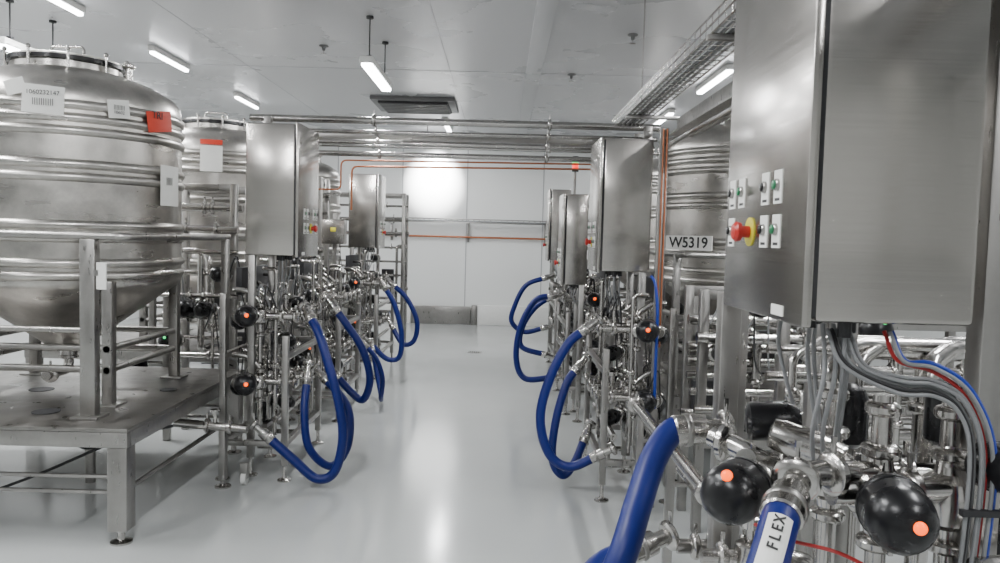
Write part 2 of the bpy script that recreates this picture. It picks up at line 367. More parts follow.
def manifold(s, X0, y0, L=0.9, led='orangeled', name='valve_manifold_skid', rows=(1.05, 0.62), depth=0.46, seed=1, lit=(True, True)):
    rnd = random.Random(seed)
    mb = MB()
    def W_(a, y, z): return V((X0+s*a, y0+y, z))
    for a in (0.06, depth):
        for y in (-0.02, L):
            mb.box(W_(a-0.02, y-0.02, 0.1), W_(a+0.02, y+0.02, 0.94 if a < 0.1 else 1.2), M['frame'], 0.004)
            feet(mb, W_(a, y, 0).x, y0+y)
    for z in (0.24, 0.80):
        for a in (0.06, depth): mb.box(W_(a-0.018, 0, z-0.018), W_(a+0.018, L, z+0.018), M['frame'], 0.004)
    for y in (-0.02, L): mb.box(W_(0.06, y-0.018, 0.222), W_(depth, y+0.018, 0.258), M['frame'], 0.004)
    mb.box(W_(0.06, L-0.018, 0.782), W_(depth, L+0.018, 0.818), M['frame'], 0.004)
    for ri, z in enumerate(rows):
        for a in (0.26, 0.38):
            mb.pipe([W_(a, 0.05, z), W_(a, L+0.05, z)], 0.024, M['steel'])
            for y in (0.02, 0.22, 0.42, 0.54, 0.66): mb.clamp(W_(a, y, z), (0, 1, 0), 0.025)
        for y in [0.10, 0.30, 0.50, 0.74]:
            if y > L: continue
            mb.lathe([(0.02, -0.055), (0.042, -0.04), (0.05, 0), (0.042, 0.04), (0.02, 0.055)], W_(0.26, y, z), (0, 0, 1), M['steel'], 18)
            mb.pipe([W_(0.26, y, z), W_(0.02, y, z)], 0.023, M['steel'])
            mb.clamp(W_(0.12, y, z), (1, 0, 0), 0.025); mb.clamp(W_(0.03, y, z), (1, 0, 0), 0.026)
            mb.pipe([W_(0.26, y, z-0.30), W_(0.26, y, z+0.10), W_(0.36, y, z+0.17), W_(0.44, y, z+0.17)], 0.018, M['steel'])
            mb.clamp(W_(0.26, y, z-0.12), (0, 0, 1), 0.02); mb.clamp(W_(0.26, y, z+0.075), (0, 0, 1), 0.022)
            if y in (0.30,):
                mb.lathe([(0.018, 0.02), (0.018, 0.1), (0.036, 0.105), (0.036, 0.13), (0.02, 0.14)], W_(0.15, y, z), (0, 0, 1), M['steel'], 16)
        actuator(mb, W_(0.28, -0.14, z+0.02), (-s*0.25, -1, 0.05), 0.068, led if lit[ri] else None, (0.15, 0, 0.15))
        actuator(mb, W_(0.40, 0.10, z-0.04), (-s*0.3, -1, 0.0), 0.056, None)
        actuator(mb, W_(0.15, 0.64, z+0.04), (-s*0.7, -0.7, 0.0), 0.055, None)
        actuator(mb, W_(0.14, 0.34, z-0.19), (-s*0.5, -0.8, 0.0), 0.050, None)
    for i in range(6):
        a = 0.10+0.065*i; y = rnd.uniform(0.05, L)
        zt = rnd.uniform(1.15, 1.40)
        mb.pipe([W_(a, y, 0.26), W_(a, y, zt), W_(a+0.10, y+0.05, zt)], 0.013, M['steel'])
        mb.clamp(W_(a, y, rnd.uniform(0.5, 0.8)), (0, 0, 1), 0.016)
    for i in range(10):
        a = rnd.uniform(0.08, 0.4); y = rnd.uniform(-0.05, L-0.1); z = rnd.choice(rows)
        m = rnd.choice(['gcable', 'dark', 'dark', 'gcable', 'dark'])
        mb.tube(smooth([W_(a, y, z+0.05), W_(a+0.05, y-0.06, z+0.2), W_(a+0.08, y, z+0.02), W_(a+0.1, y+0.1, z-0.1), W_(a+0.05, y+0.12, 1.25)], 5), 0.0045, M[m], 6)
    mb.pipe([W_(0.12, -0.03, 0.40), W_(0.12, L, 0.40)], 0.022, M['steel'])
    for y in (0.2, 0.6):
        mb.pipe([W_(0.12, y, 0.40), W_(0.12, y, 0.16), W_(0.3, y, 0.16)], 0.018, M['steel'])
        mb.clamp(W_(0.12, y, 0.3), (0, 0, 1), 0.02)
    mb.lathe([(0.03, -0.12), (0.075, -0.11), (0.08, -0.02), (0.07, 0), (0.07, 0.1), (0.05, 0.12)], W_(0.32, 0.45, 0.36), (0, 1, 0), M['black'], 18)
    mb.box(W_(0.27, 0.3, 0.26), W_(0.40, 0.6, 0.285), M['frame'])
    mb.box(W_(0.40, 0.15, 1.18), W_(0.44, 0.75, 1.36), M['dark'], 0.004)
    return mb.obj(name, W_(0.25, L/2, 0))

def tank(cx, cy, label=None, R=0.645, base=0.6):
    mb = MB(); c = (cx, cy); dz = -0.07
    prof = [(0.05, 0.845), (0.08, 0.85), (R*0.97, 1.255), (R, 1.285)]
    for zr in (1.33, 1.40, 1.54, 1.61, 1.87, 1.94, 2.12, 2.19, 2.26):
        prof += [(R, zr-0.026), (R+0.010, zr-0.020), (R+0.018, zr-0.006), (R+0.018, zr+0.006), (R+0.010, zr+0.020), (R, zr+0.026)]
    prof += [(R, 2.30), (R*0.985, 2.35), (R*0.94, 2.395), (R*0.8, 2.45), (R*0.6, 2.50), (R*0.48, 2.52)]
    mb.lathe(prof, (cx, cy, 0), (0, 0, 1), M['tank'], 80)
    mb.lathe([(R*0.47, 2.575+dz), (R*0.47, 2.625+dz), (R*0.44, 2.63+dz)], (cx, cy, 0), (0, 0, 1), M['tank'], 48)
    mb.lathe([(R*0.47, 2.627+dz), (R*0.50, 2.633+dz), (R*0.50, 2.655+dz), (R*0.47, 2.66+dz)], (cx, cy, 0), (0, 0, 1), M['black'], 48)
    mb.lathe([(R*0.48, 2.658+dz), (R*0.48, 2.667+dz), (R*0.40, 2.68+dz), (R*0.2, 2.695+dz), (0.02, 2.70+dz)], (cx, cy, 0), (0, 0, 1), M['tank'], 48)
    for k in range(10):
        a = k*math.pi/5+0.2
        p = V((cx+R*0.52*math.cos(a), cy+R*0.52*math.sin(a), 2.58+dz))
        mb.cyl(p, p+V((0, 0, 0.10)), 0.008, M['steel'], 8)
        mb.ball(p+V((0, 0, 0.105)), 0.014, M['steel'], 8)
    mb.pipe([(cx-0.1, cy, 2.69+dz), (cx-0.1, cy, 2.76+dz), (cx+0.1, cy, 2.76+dz), (cx+0.1, cy, 2.69+dz)], 0.009, M['steel'], 0.03)
    mb.cyl((cx+0.42, cy-0.1, 2.50+dz), (cx+0.42, cy-0.1, 2.64+dz), 0.02, M['steel']); mb.clamp((cx+0.42, cy-0.1, 2.63+dz), (0, 0, 1), 0.022)
    mb.cyl((cx-0.3, cy-0.38, 2.46+dz), (cx-0.3, cy-0.38, 2.66+dz), 0.02, M['steel']); mb.clamp((cx-0.3, cy-0.38, 2.64+dz), (0, 0, 1), 0.022)
    mb.cyl((cx, cy, 0.85), (cx, cy, 0.80), 0.05, M['steel'])
    mb.pipe([(cx, cy, 0.82), (cx, cy, 0.72), (cx, cy-0.25, 0.72)], 0.028, M['steel']); mb.clamp((cx, cy, 0.80), (0, 0, 1), 0.034)
    mb.clamp((cx, cy-0.2, 0.72), (0, 1, 0), 0.03)
    q = 0.47
    for sx in (-1, 1):
        for sy in (-1, 1):
            x, y = cx+sx*q, cy+sy*(q-0.03)
            mb.box((x-0.03, y-0.03, base+0.01), (x+0.03, y+0.03, 1.30), M['frame'], 0.006)
            mb.box((x-0.07, y-0.07, base+0.001), (x+0.07, y+0.07, base+0.012), M['frame'], 0.003)
    for z in (0.80, 0.92):
        for sy in (-1, 1):
            y = cy+sy*(q-0.03); mb.cyl((cx-q, y, z), (cx+q, y, z), 0.02, M['frame'])
        for sx in (-1, 1):
            x = cx+sx*q; mb.cyl((x, cy-q, z), (x, cy+q, z), 0.02, M['frame'])
    ob = None
    def at(dx, dy): return math.atan2(dy, dx)
    if label == 'papers':
        L = [((0.22, -0.64), 2.27, 0.20, 0.15, 'paper', -0.05), ((0.09, -0.68), 2.33, 0.10, 0.08, 'paper', 0.3), ((0.53, -0.43), 2.26, 0.12, 0.10, 'paper', 0.1), ((0.665, -0.18), 2.23, 0.21, 0.12, 'redlab', 0.15), ((0.69, -0.08), 1.86, 0.20, 0.24, 'paper', 0.0)]
        for (dd, z, w, h, m, tl) in L:
            mb.patch(c, R+0.0205, at(*dd), w, z-h/2, z+h/2, M[m], tl)
        ob = mb.obj('process_tank', (cx, cy, base))
        def put(body, dd, z, size, mat, du=0):
            a = at(*dd)+du/R; n = V((math.cos(a), math.sin(a), 0)); t = V((-math.sin(a), math.cos(a), 0))
            text(body, ob, 'label_text', V((cx, cy, z))+n*(R+0.025), t, (0, 0, 1), size, mat)
        put('1060232147', (0.22, -0.64), 2.305, 0.032, M['ink'])
        put('||||||||||', (0.22, -0.64), 2.26, 0.04, M['ink'])
        put('||||||||', (0.53, -0.43), 2.27, 0.03, M['ink'])
        put('10602', (0.53, -0.43), 2.24, 0.024, M['ink'])
        put('TRI', (0.665, -0.18), 2.26, 0.06, M['ink'], -0.03)
        put('|||||', (0.69, -0.08), 1.89, 0.05, M['ink'], -0.02)
    elif label == 'plain':
        mb.patch(c, R+0.0205, at(0.2, -0.66), 0.18, 2.10, 2.32, M['paper'], 0.0)
        mb.patch(c, R+0.0205, at(0.2, -0.66), 0.18, 2.33, 2.37, M['redlab'], 0.0)
        ob = mb.obj('process_tank', (cx, cy, base))
    elif label:
        n = V((-0.72, -0.69, 0)).normalized(); t = V((0.69, -0.72, 0)).normalized()
        pc = V((cx, cy, 1.60))+n*(R+0.06)-t*0.03
        rot = Matrix((t, -n, V((0, 0, 1)))).transposed()
        mb.box(pc-V((0.19, 0.004, 0.052)), pc+V((0.19, 0.004, 0.052)), M['paper'], 0, rot)
        for k in (-1, 1): mb.cyl(pc+t*0.14*k, pc+t*0.14*k-n*0.09, 0.008, M['steel'], 8)
        ob = mb.obj('process_tank', (cx, cy, base))
        text(label, ob, 'label_text', pc+n*0.006, t, (0, 0, 1), 0.105, M['ink'], bold=0.002)
    else:
        ob = mb.obj('process_tank', (cx, cy, base))
    return ob

def platform(x0, x1, y0, y1, zt=0.6):
    mb = MB()
    mb.box((x0, y0, zt-0.02), (x1, y1, zt), M['plate'], 0.003)
    t = 0.05
    mb.box((x0, y0, zt-0.10), (x1, y0+t, zt-0.021), M['frame'], 0.006); mb.box((x0, y1-t, zt-0.10), (x1, y1, zt-0.021), M['frame'], 0.006)
    mb.box((x0, y0+t, zt-0.10), (x0+t, y1-t, zt-0.021), M['frame'], 0.006); mb.box((x1-t, y0+t, zt-0.10), (x1, y1-t, zt-0.021), M['frame'], 0.006)
    for x in (x0+0.055, x1-0.055):
        for y in (y0+0.055, y1-0.055):
            mb.box((x-0.05, y-0.05, 0.07), (x+0.05, y+0.05, zt-0.1), M['frame'], 0.006)
            mb.lathe([(0.055, 0), (0.055, 0.01), (0.02, 0.02), (0.016, 0.075)], (x, y, 0), (0, 0, 1), M['steel'], 14)
    for y in (y0+0.055, y1-0.055):
        for z in (0.26, 0.34): mb.cyl((x0+0.1, y, z), (x1-0.1, y, z), 0.011, M['frame'], 8)
    for x in (x0+0.055, x1-0.055): mb.cyl((x, y0+0.1, 0.26), (x, y1-0.1, 0.26), 0.014, M['frame'], 8)
    for (fx, fy, r) in [(0.35, 0.12, 0.06), (0.72, 0.18, 0.07), (0.90, 0.55, 0.05), (0.55, 0.5, 0.07)]:
        p = (x0+(x1-x0)*fx, y0+(y1-y0)*fy, zt)
        mb.lathe([(r, 0.0), (r, 0.004), (r*0.8, 0.004)], p, (0, 0, 1), M['dark'], 24)
    cx, cy = (x0+x1)/2, (y0+y1)/2
    mb.pipe([(cx, cy, zt-0.03), (cx, cy, 0.34), (cx-0.5, cy, 0.34)], 0.03, M['steel']); mb.clamp((cx, cy, 0.44), (0, 0, 1), 0.032)
    for (dx, dy) in ((0.35, 0.1), (-0.3, -0.35)):
        mb.lathe([(0.05, -0.14), (0.085, -0.12), (0.085, 0.08), (0.06, 0.12), (0.03, 0.14)], (cx+dx, cy+dy, 0.36), (0, 0, 1), M['black'], 20)
        mb.cyl((cx+dx, cy+dy, 0), (cx+dx, cy+dy, 0.25), 0.03, M['frame'])
    mb.tube(smooth([(cx-0.6, y0+0.2, 0.02), (cx-0.2, y0+0.25, 0.04), (cx+0.3, y0+0.4, 0.2), (cx+0.8, y0+0.5, 0.42), (x1-0.02, y0+0.6, 0.47)], 6), 0.008, M['dark'], 8)
    return mb.obj('tank_platform', (cx, cy, 0))

def rack(x0, x1, y, seed, ztop=2.05, n=7, led='greenled', nv=4):
    rnd = random.Random(seed); mb = MB()
    for x in (x0, x1):
        mb.box((x-0.025, y-0.025, 0), (x+0.025, y+0.025, ztop), M['frame'], 0.005)
        mb.box((x-0.025, y+0.32, 0), (x+0.025, y+0.37, ztop), M['frame'], 0.005)
    for z in (ztop-0.03, 0.5): mb.box((x0, y-0.02, z-0.025), (x1, y+0.02, z+0.025), M['frame'], 0.005)
    mb.box((x0, y+0.33, ztop-0.06), (x1, y+0.37, ztop), M['frame'], 0.005)
    zs = [0.62+(ztop-0.8)*i/(n-1) for i in range(n)]
    for i, z in enumerate(zs):
        r = rnd.choice([0.016, 0.022, 0.03]); yy = y+rnd.choice([-0.06, 0.05, 0.14, 0.24])
        mb.pipe([(x0-0.05, yy, z), (x1+0.05, yy, z)], r, M['steel'])
        for k in range(max(2, int((x1-x0)/0.3))):
            mb.clamp((rnd.uniform(x0, x1), yy, z), (1, 0, 0), r)
    for k in range(int((x1-x0)/0.16)):
        x = rnd.uniform(x0+0.04, x1-0.04); z0 = rnd.uniform(0.3, 0.9); z1 = rnd.uniform(1.1, ztop-0.1); yy = y+rnd.uniform(-0.1, 0.3); r = rnd.choice([0.012, 0.02, 0.026])
        dx = rnd.choice([-0.14, 0.14])
        mb.pipe([(x, yy+0.2, z0), (x, yy, z0), (x, yy, z1), (x+dx, yy+0.05, z1)], r, M['steel'])
        mb.clamp((x, yy, (z0+z1)/2), (0, 0, 1), r)
    for k in range(nv+2):
        x = x0+(x1-x0)*(k+0.5)/(nv+2); z = rnd.choice([0.78, 1.02, 1.28])
        actuator(mb, (x, y-0.16, z), (rnd.uniform(-0.3, 0.3), -1, 0.1), rnd.choice([0.055, 0.065]), led if k == 0 else None, (0.3, 0, 0.5))
    for k in range(3):
        x = x0+(x1-x0)*(k+0.4)/3; z = rnd.choice([0.7, 1.0, 1.15])
        mb.box((x-0.09, y+0.28, z-0.1), (x+0.09, y+0.34, z+0.1), M['dark'], 0.01)
    for k in range(6):
        x = rnd.uniform(x0, x1); z = rnd.uniform(0.8, 1.4)
        mb.tube(smooth([(x, y-0.1, z), (x+0.08, y-0.14, z+0.15), (x+0.12, y-0.1, z-0.2), (x+0.2, y, z-0.3)], 5), 0.005, M[rnd.choice(['gcable', 'dark'])], 6)
    return mb.obj('pipe_rack', ((x0+x1)/2, y, 0))

def hose(pts, r=0.031, fit=True):
    P = smooth(pts, 9); mb = MB()
    mb.tube(P, r, M['blue'], 18)
    if fit:
        for (a, b) in ((P[0], P[1]), (P[-1], P[-2])):
            d = (b-a).normalized()
            mb.lathe([(r*0.75, -0.10), (r*0.75, -0.03), (r*1.1, -0.028), (r*1.16, 0.0), (r*1.16, 0.055), (r*1.05, 0.06)], a, d, M['steel'], 18)
            mb.clamp(a-d*0.09, d, r*0.85)
            mb.lathe([(r*1.2, 0.012), (r*1.26, 0.016), (r*1.26, 0.024), (r*1.2, 0.028)], a, d, M['frame'], 18)
    return mb.obj('blue_hose', P[len(P)//2])

# ------------------------------------------------------------------ layout
LX, RX = -1.3, 0.6
platform(-3.95, -1.84, 3.84, 5.62); tank(-2.66, 4.8, 'papers')
platform(-3.95, -1.9, 6.45, 8.1); tank(-2.67, 7.3, 'plain')
platform(-3.95, -1.9, 9.0, 10.7); tank(-2.70, 9.85)
platform(1.16, 3.1, 5.1, 7.0); tank(1.87, 6.05, 'W5319')
platform(1.16, 3.1, 7.6, 9.4); tank(2.0, 8.5)
platform(1.16, 3.1, 9.8, 11.6); tank(2.0, 10.7)

# platform handrails
mb = MB()
mb.pipe([(-3.9, 4.06, 1.555), (-1.95, 4.06, 1.555), (-1.95, 5.58, 1.555)], 0.021, M['frame'], 0.06)
mb.box((-2.18, 4.03, 0.6), (-2.10, 4.09, 1.54), M['frame'], 0.006)
mb.box((-2.21, 3.99, 0.6), (-2.07, 4.13, 0.615), M['frame'], 0.003)
mb.box((-2.09, 4.03, 1.28), (-2.04, 4.038, 1.42), M['paper'], 0.0)
mb.box((-2.105, 4.03, 1.35), (-2.08, 4.06, 1.38), M['frame'], 0.0)
mb.box((-3.83, 4.03, 0.6), (-3.77, 4.09, 1.54), M['frame'], 0.006)
mb.box((-1.975, 5.50, 0.6), (-1.925, 5.55, 1.54), M['frame'], 0.006)
mb.pipe([(-3.8, 4.06, 1.06), (-2.14, 4.06, 1.06)], 0.016, M['frame'])
mb.obj('platform_handrail', (-2.9, 4.1, 0.6))
mb = MB()
mb.pipe([(-3.8, 6.5, 1.95), (-2.0, 6.5, 1.95)], 0.02, M['frame']); mb.pipe([(-3.8, 6.5, 1.56), (-1.98, 6.5, 1.56)], 0.02, M['frame'])
for x in (-3.8, -2.9, -2.0): mb.box((x-0.025, 6.475, 0.6), (x+0.025, 6.525, 2.0), M['frame'], 0.005)
mb.obj('platform_handrail', (-2.9, 6.5, 0.6))
mb = MB()
for z in (1.52, 1.1): mb.pipe([(1.20, 6.9, z), (1.20, 5.16, z), (3.0, 5.16, z)], 0.02, M['frame'], 0.06)
for (x, y) in ((1.20, 5.3), (1.20, 6.8), (2.1, 5.16), (3.0, 5.16)): mb.box((x-0.025, y-0.025, 0.6), (x+0.025, y+0.025, 1.52), M['frame'], 0.005)
mb.obj('platform_handrail', (2, 5.16, 0.6))

cabinet(1, 0.590, 1.515, posts=(1,)); cabinet(1, RX, 4.85, 1.40, 0.84, W=0.33); cabinet(1, 0.53, 6.75, 1.2, 0.80, 0.5, 0.22); cabinet(1, 0.56, 9.3, 1.34, 0.86, 0.5, 0.26)
cabinet(-1, LX, 5.0); cabinet(-1, -1.42, 9.0)
manifold(-1, LX, 4.98, seed=2); manifold(-1, LX, 6.6, seed=3, lit=(False, True)); manifold(-1, LX, 8.6, seed=4, L=1.3)
manifold(1, RX, 4.75, seed=5, lit=(True, False)); manifold(1, 0.57, 7.1, seed=6, L=1.1, lit=(True, False)); manifold(1, RX, 9.0, seed=7, L=1.1, lit=(False, False))
rack(-2.5, -2.0, 5.85, 11, 1.95, 8, nv=2)
rack(-5.6, -4.15, 6.0, 12, 2.3, 8, nv=3)
rack(-2.5, -1.95, 8.4, 13, 2.2, 8, nv=2)
rack(-2.7, -1.4, 11.2, 14, 2.2, 8, nv=3)
rack(1.5, 3.0, 7.12, 15, 2.2, 9, nv=5)
rack(1.12, 2.0, 4.25, 16, 1.35, 8, nv=3)
rack(1.3, 3.4, 3.2, 17, 1.32, 9, nv=4)
rack(0.8, 2.6, 11.9, 18, 2.3, 8, nv=3)
rack(-5.6, -4.3, 4.0, 19, 1.0, 5, nv=2)

# junction box between the left skids
mb = MB()
mb.box((-1.74, 7.55, 1.5), (-1.52, 7.7, 1.74), M['cab'], 0.01); mb.box((-1.65, 7.54, 1.62), (-1.60, 7.55, 1.66), M['yellow'], 0.003)
mb.box((-1.66, 7.7, 0), (-1.62, 7.74, 1.80), M['frame'], 0.004)
mb.obj('junction_box', (-1.64, 7.6, 0))

# bridge over the aisle
mb = MB()
for (x, y) in ((-1.80, 6.02), (1.10, 6.02), (-1.80, 6.45), (1.10, 6.45)):
    mb.box((x-0.03, y-0.03, 0.0), (x+0.03, y+0.03, 2.48), M['frame'], 0.005)
for x in (-1.80, 1.10): mb.box((x-0.025, 5.95, 2.20), (x+0.025, 6.52, 2.24), M['frame'], 0.004); mb.box((x-0.025, 5.95, 2.40), (x+0.025, 6.52, 2.44), M['frame'], 0.004)
for (y, z, r) in ((6.05, 2.475, 0.028), (6.15, 2.40, 0.018), (6.25, 2.33, 0.024), (6.05, 2.28, 0.012), (6.35, 2.25, 0.022)):
    mb.pipe([(-1.95, y, z), (1.2, y, z)], r, M['steel'])
    for x in (-1.0, 0.35): mb.clamp((x, y, z), (1, 0, 0), r)
mb.pipe([(-1.25, 6.5, 1.80), (-1.25, 6.5, 2.16), (0.95, 6.5, 2.19), (0.95, 6.5, 2.4)], 0.008, M['copper'], 0.05)
mb.pipe([(-1.75, 6.4, 1.96), (-1.32, 6.4, 1.96), (-1.32, 6.4, 2.20), (0.9, 6.4, 2.22)], 0.007, M['copper'], 0.05)
mb.box((-1.82, 6.44, 2.38), (1.12, 6.48, 2.43), M['frame'], 0.004)
mb.obj('pipe_bridge', (-0.3, 6.3, 0))

# wire cable tray + channel above the right-hand cabinets
mb = MB()
z = 2.50
for x in (0.88, 1.06):
    for dz in (0, 0.04, 0.08): mb.cyl((x, 0.2, z+dz), (x, 6.4, z+dz), 0.005, M['steel'], 6)
for x in (0.925, 0.97, 1.015): mb.cyl((x, 0.2, z), (x, 6.4, z), 0.004, M['steel'], 6)
for i in range(63):
    y = 0.2+i*0.1
    mb.tube([(0.88, y, z+0.08), (0.88, y, z), (1.06, y, z), (1.06, y, z+0.08)], 0.003, M['steel'], 5)
for k in range(5): mb.cyl((0.90+k*0.033, 0.2, z+0.014), (0.90+k*0.033, 6.4, z+0.014), 0.009, M['gcable'], 6)
for y in (1.2, 3.4, 5.6):
    mb.box((0.86, y-0.02, z-0.03), (1.26, y+0.02, z-0.006), M['frame'], 0.004)
    mb.cyl((0.97, y, z-0.02), (0.97, y, H), 0.006, M['steel'], 6)
mb.obj('wire_cable_tray', (1.0, 3.3, z))
mb = MB()
mb.box((1.14, 0.2, 2.30), (1.20, 5.2, 2.42), M['frame'], 0.006)
mb.box((1.08, 0.2, 2.30), (1.26, 5.2, 2.315), M['frame'], 0.003)
for y in (0.6, 3.85): mb.box((1.14, y-0.025, 0), (1.20, y+0.025, 2.305), M['frame'], 0.005)
mb.pipe([(1.10, 0.3, 2.25), (1.10, 5.2, 2.25)], 0.02, M['steel'])
mb.obj('overhead_pipe_support', (1.17, 2.7, 0))

# copper air lines on right
mb = MB()
for k in range(2):
    x = 0.975+k*0.022
    mb.pipe([(x, 4.80, 2.29), (x, 4.80, 1.0-0.05*k)], 0.005, M['copper'])
mb.box((0.955, 4.81, 0.0), (1.01, 4.83, 2.3), M['frame'], 0.004)
mb.pipe([(0.92, 4.74, 1.39), (0.93, 4.66, 1.36), (0.945, 4.64, 1.2), (0.945, 4.64, 0.60)], 0.009, M['bcable'], 0.05)
mb.box((0.925, 4.62, 0.0), (0.965, 4.66, 0.60), M['frame'], 0.003)
mb.obj('air_line_bundle', (0.95, 4.7, 0))

# signal light
mb = MB()
x = 0.64; yq = 6.95; zb = 2.003
mb.cyl((x, yq, zb), (x, yq, zb+0.2), 0.012, M['steel'], 10)
mb.lathe([(0.03, zb+.2), (0.03, zb+.22)], (x, yq, 0), (0, 0, 1), M['black'], 16)
mb.lathe([(0.028, zb+.22), (0.028, zb+.275)], (x, yq, 0), (0, 0, 1), M['redled'], 16)
mb.lathe([(0.028, zb+.275), (0.028, zb+.32)], (x, yq, 0), (0, 0, 1), M['greenled'], 16)
mb.lathe([(0.03, zb+.32), (0.026, zb+.335)], (x, yq, 0), (0, 0, 1), M['black'], 16)
mb.obj('signal_tower_light', (x, yq, zb))

# long aisle pipe right
mb = MB()
mb.pipe([(0.82, 2.65, 0.64), (0.82, 4.70, 0.64)], 0.03, M['steel'])
mb.pipe([(0.90, 2.65, 0.50), (0.90, 4.70, 0.50)], 0.022, M['steel'])
for y in (2.8, 3.6, 4.4):
    mb.box((0.80, y-0.02, 0.0), (0.84, y+0.02, 0.61), M['frame'], 0.003); mb.clamp((0.82, y+0.15, 0.64), (0, 1, 0), 0.03)
    mb.box((0.80, y-0.015, 0.46), (0.93, y+0.015, 0.48), M['frame'], 0.003)
mb.obj('transfer_pipe', (0.82, 3.6, 0))

# ------------------------------------------------------------------ foreground manifold (right)
mb = MB()
S = M['steel']
for (x, y) in ((1.02, 1.62), (1.02, 2.35), (0.74, 2.42), (0.68, 2.30)):
    mb.box((x-0.03, y-0.03, 0.1), (x+0.03, y+0.03, 2.4 if x > 1 else 1.46), M['frame'], 0.005)
    mb.lathe([(0.05, 0), (0.05, 0.008), (0.018, 0.02), (0.016, 0.11)], (x, y, 0), (0, 0, 1), S, 14)
mb.box((1.0, 1.62, 0.3), (1.04, 2.35, 0.34), M['frame'], 0.004); mb.box((0.70, 2.36, 0.3), (1.02, 2.40, 0.34), M['frame'], 0.004)
mb.box((0.70, 2.36, 0.9), (1.02, 2.40, 0.94), M['frame'], 0.004); mb.box((0.68, 1.62, 0.86), (1.04, 1.66, 0.90), M['frame'], 0.004)
mb.pipe([(0.575, 2.04, 1.09), (0.63, 1.97, 1.075), (0.67, 1.88, 1.06), (0.80, 1.84, 1.06)], 0.029, S, 0.07, 20)
for p, d in (((0.60, 2.01, 1.083), (1, -1, 0)), ((0.70, 1.872, 1.06), (1, -.25, 0))): mb.clamp(p, d, 0.031)
mb.pipe([(0.74, 1.84, 1.06), (1.6, 1.84, 1.06)], 0.03, S, n=20)
mb.pipe([(0.70, 1.60, 1.09), (1.5, 1.72, 1.09)], 0.028, S, n=20)
mb.pipe([(0.95, 1.50, 0.97), (1.4, 1.6, 0.97)], 0.028, S, n=20)
for x in (0.82, 0.98, 1.12): mb.clamp((x, 1.84, 1.06), (1, 0, 0), 0.03)
for x in (0.76, 0.88): mb.clamp((x, 1.605+(x-0.7)*0.15, 1.09), (1, 0.15, 0), 0.028)
for (x, y, z) in ((0.82, 1.64, 1.07), (0.80, 1.84, 1.06), (0.98, 1.66, 1.06)):
    mb.lathe([(0.025, -0.085), (0.03, -0.06), (0.05, -0.045), (0.06, 0), (0.05, 0.045), (0.03, 0.06), (0.025, 0.085)], (x, y, z), (0, 0, 1), S, 28)
    mb.pipe([(x, y, z-0.5), (x, y, z+0.22)], 0.021, S, n=18)
    mb.clamp((x, y, z+0.10), (0, 0, 1), 0.025); mb.clamp((x, y, z-0.10), (0, 0, 1), 0.025); mb.clamp((x, y, z+0.19), (0, 0, 1), 0.022)
mb.lathe([(0.02, -0.09), (0.035, -0.085), (0.04, -0.06), (0.04, 0.05), (0.032, 0.07), (0.032, 0.08)], (0.73, 1.80, 1.135), (0.9, -0.35, -0.25), S, 24)
mb.lathe([(0.03, -0.07), (0.048, -0.06), (0.05, 0.03), (0.03, 0.06)], (0.70, 1.94, 1.16), (1, -0.2, 0.1), M['black'], 24)
mb.pipe([(0.82, 1.64, 1.12), (0.72, 1.60, 1.13), (0.64, 1.58, 1.135), (0.60, 1.53, 1.125)], 0.026, S, 0.05, 20)
mb.clamp((0.70, 1.595, 1.13), (1, 0.3, 0), 0.028)
actuator(mb, (0.495, 1.60, 1.08), (-0.45, -0.7, 0.05), 0.064, 'orangeled', (0.0, 0.0, 0.72))
mb.pipe([(0.56, 1.72, 1.12), (0.66, 1.84, 1.08)], 0.025, S)
actuator(mb, (0.775, 1.46, 1.085), (-0.25, -1, 0.0), 0.066, 'orangeled', (0.30, 0, 0.08))
actuator(mb, (1.02, 1.50, 1.17), (0.1, -1, 0.1), 0.050, None)
for (x, y, z, r) in ((0.90, 1.98, 1.18, 0.05), (1.08, 1.85, 1.22, 0.05), (1.22, 1.95, 1.05, 0.06), (1.12, 1.75, 0.95, 0.055)):
    mb.lathe([(r*.6, -0.09), (r, -0.075), (r, 0.03), (r*.8, 0.06), (r*.3, 0.075)], (x, y, z), (0, 0, 1), M['black'], 22)
for (y, z) in ((2.5, 0.61), (2.2, 0.7)):
    mb.pipe([(0.60, y, z), (0.92, y, z), (0.92, y, 0.36)], 0.024, S)
    mb.lathe([(0.02, -0.055), (0.042, -0.04), (0.05, 0), (0.042, 0.04), (0.02, 0.055)], (0.74, y, z), (0, 0, 1), S, 18)
    mb.clamp((0.66, y, z), (1, 0, 0), 0.026); mb.clamp((0.82, y, z), (1, 0, 0), 0.026)
    mb.cyl((0.74, y, z), (0.74, y, z+0.1), 0.014, S); mb.lathe([(0.03, 0.09), (0.03, 0.12), (0.02, 0.125)], (0.74, y, z), (0, 0, 1), S, 14)
mb.cyl((0.92, 2.5, 0), (0.92, 2.5, 0.4), 0.02, M['frame']); mb.cyl((0.92, 2.2, 0), (0.92, 2.2, 0.4), 0.02, M['frame'])
for (x, y, r) in ((0.86, 2.0, 0.02), (0.94, 2.02, 0.016), (1.08, 1.95, 0.026), (1.15, 2.1, 0.018), (0.80, 2.1, 0.012)):
    mb.pipe([(x, y, 0.5), (x, y, 1.30), (x+0.12, y+0.1, 1.34), (x+0.35, y+0.1, 1.34)], r, S); mb.clamp((x, y, 1.2), (0, 0, 1), r)
for z in (1.30, 1.22): mb.pipe([(0.78, 2.25, z), (2.0, 2.25, z)], 0.014, S)
mb.tube(smooth([(0.58, 1.70, 0.98), (0.62, 1.6, 0.985), (0.68, 1.5, 1.00), (0.73, 1.44, 0.98), (0.76, 1.42, 0.92)], 6), 0.004, M['rcable'], 8)
mb.obj('valve_manifold_skid', (0.9, 1.9, 0))

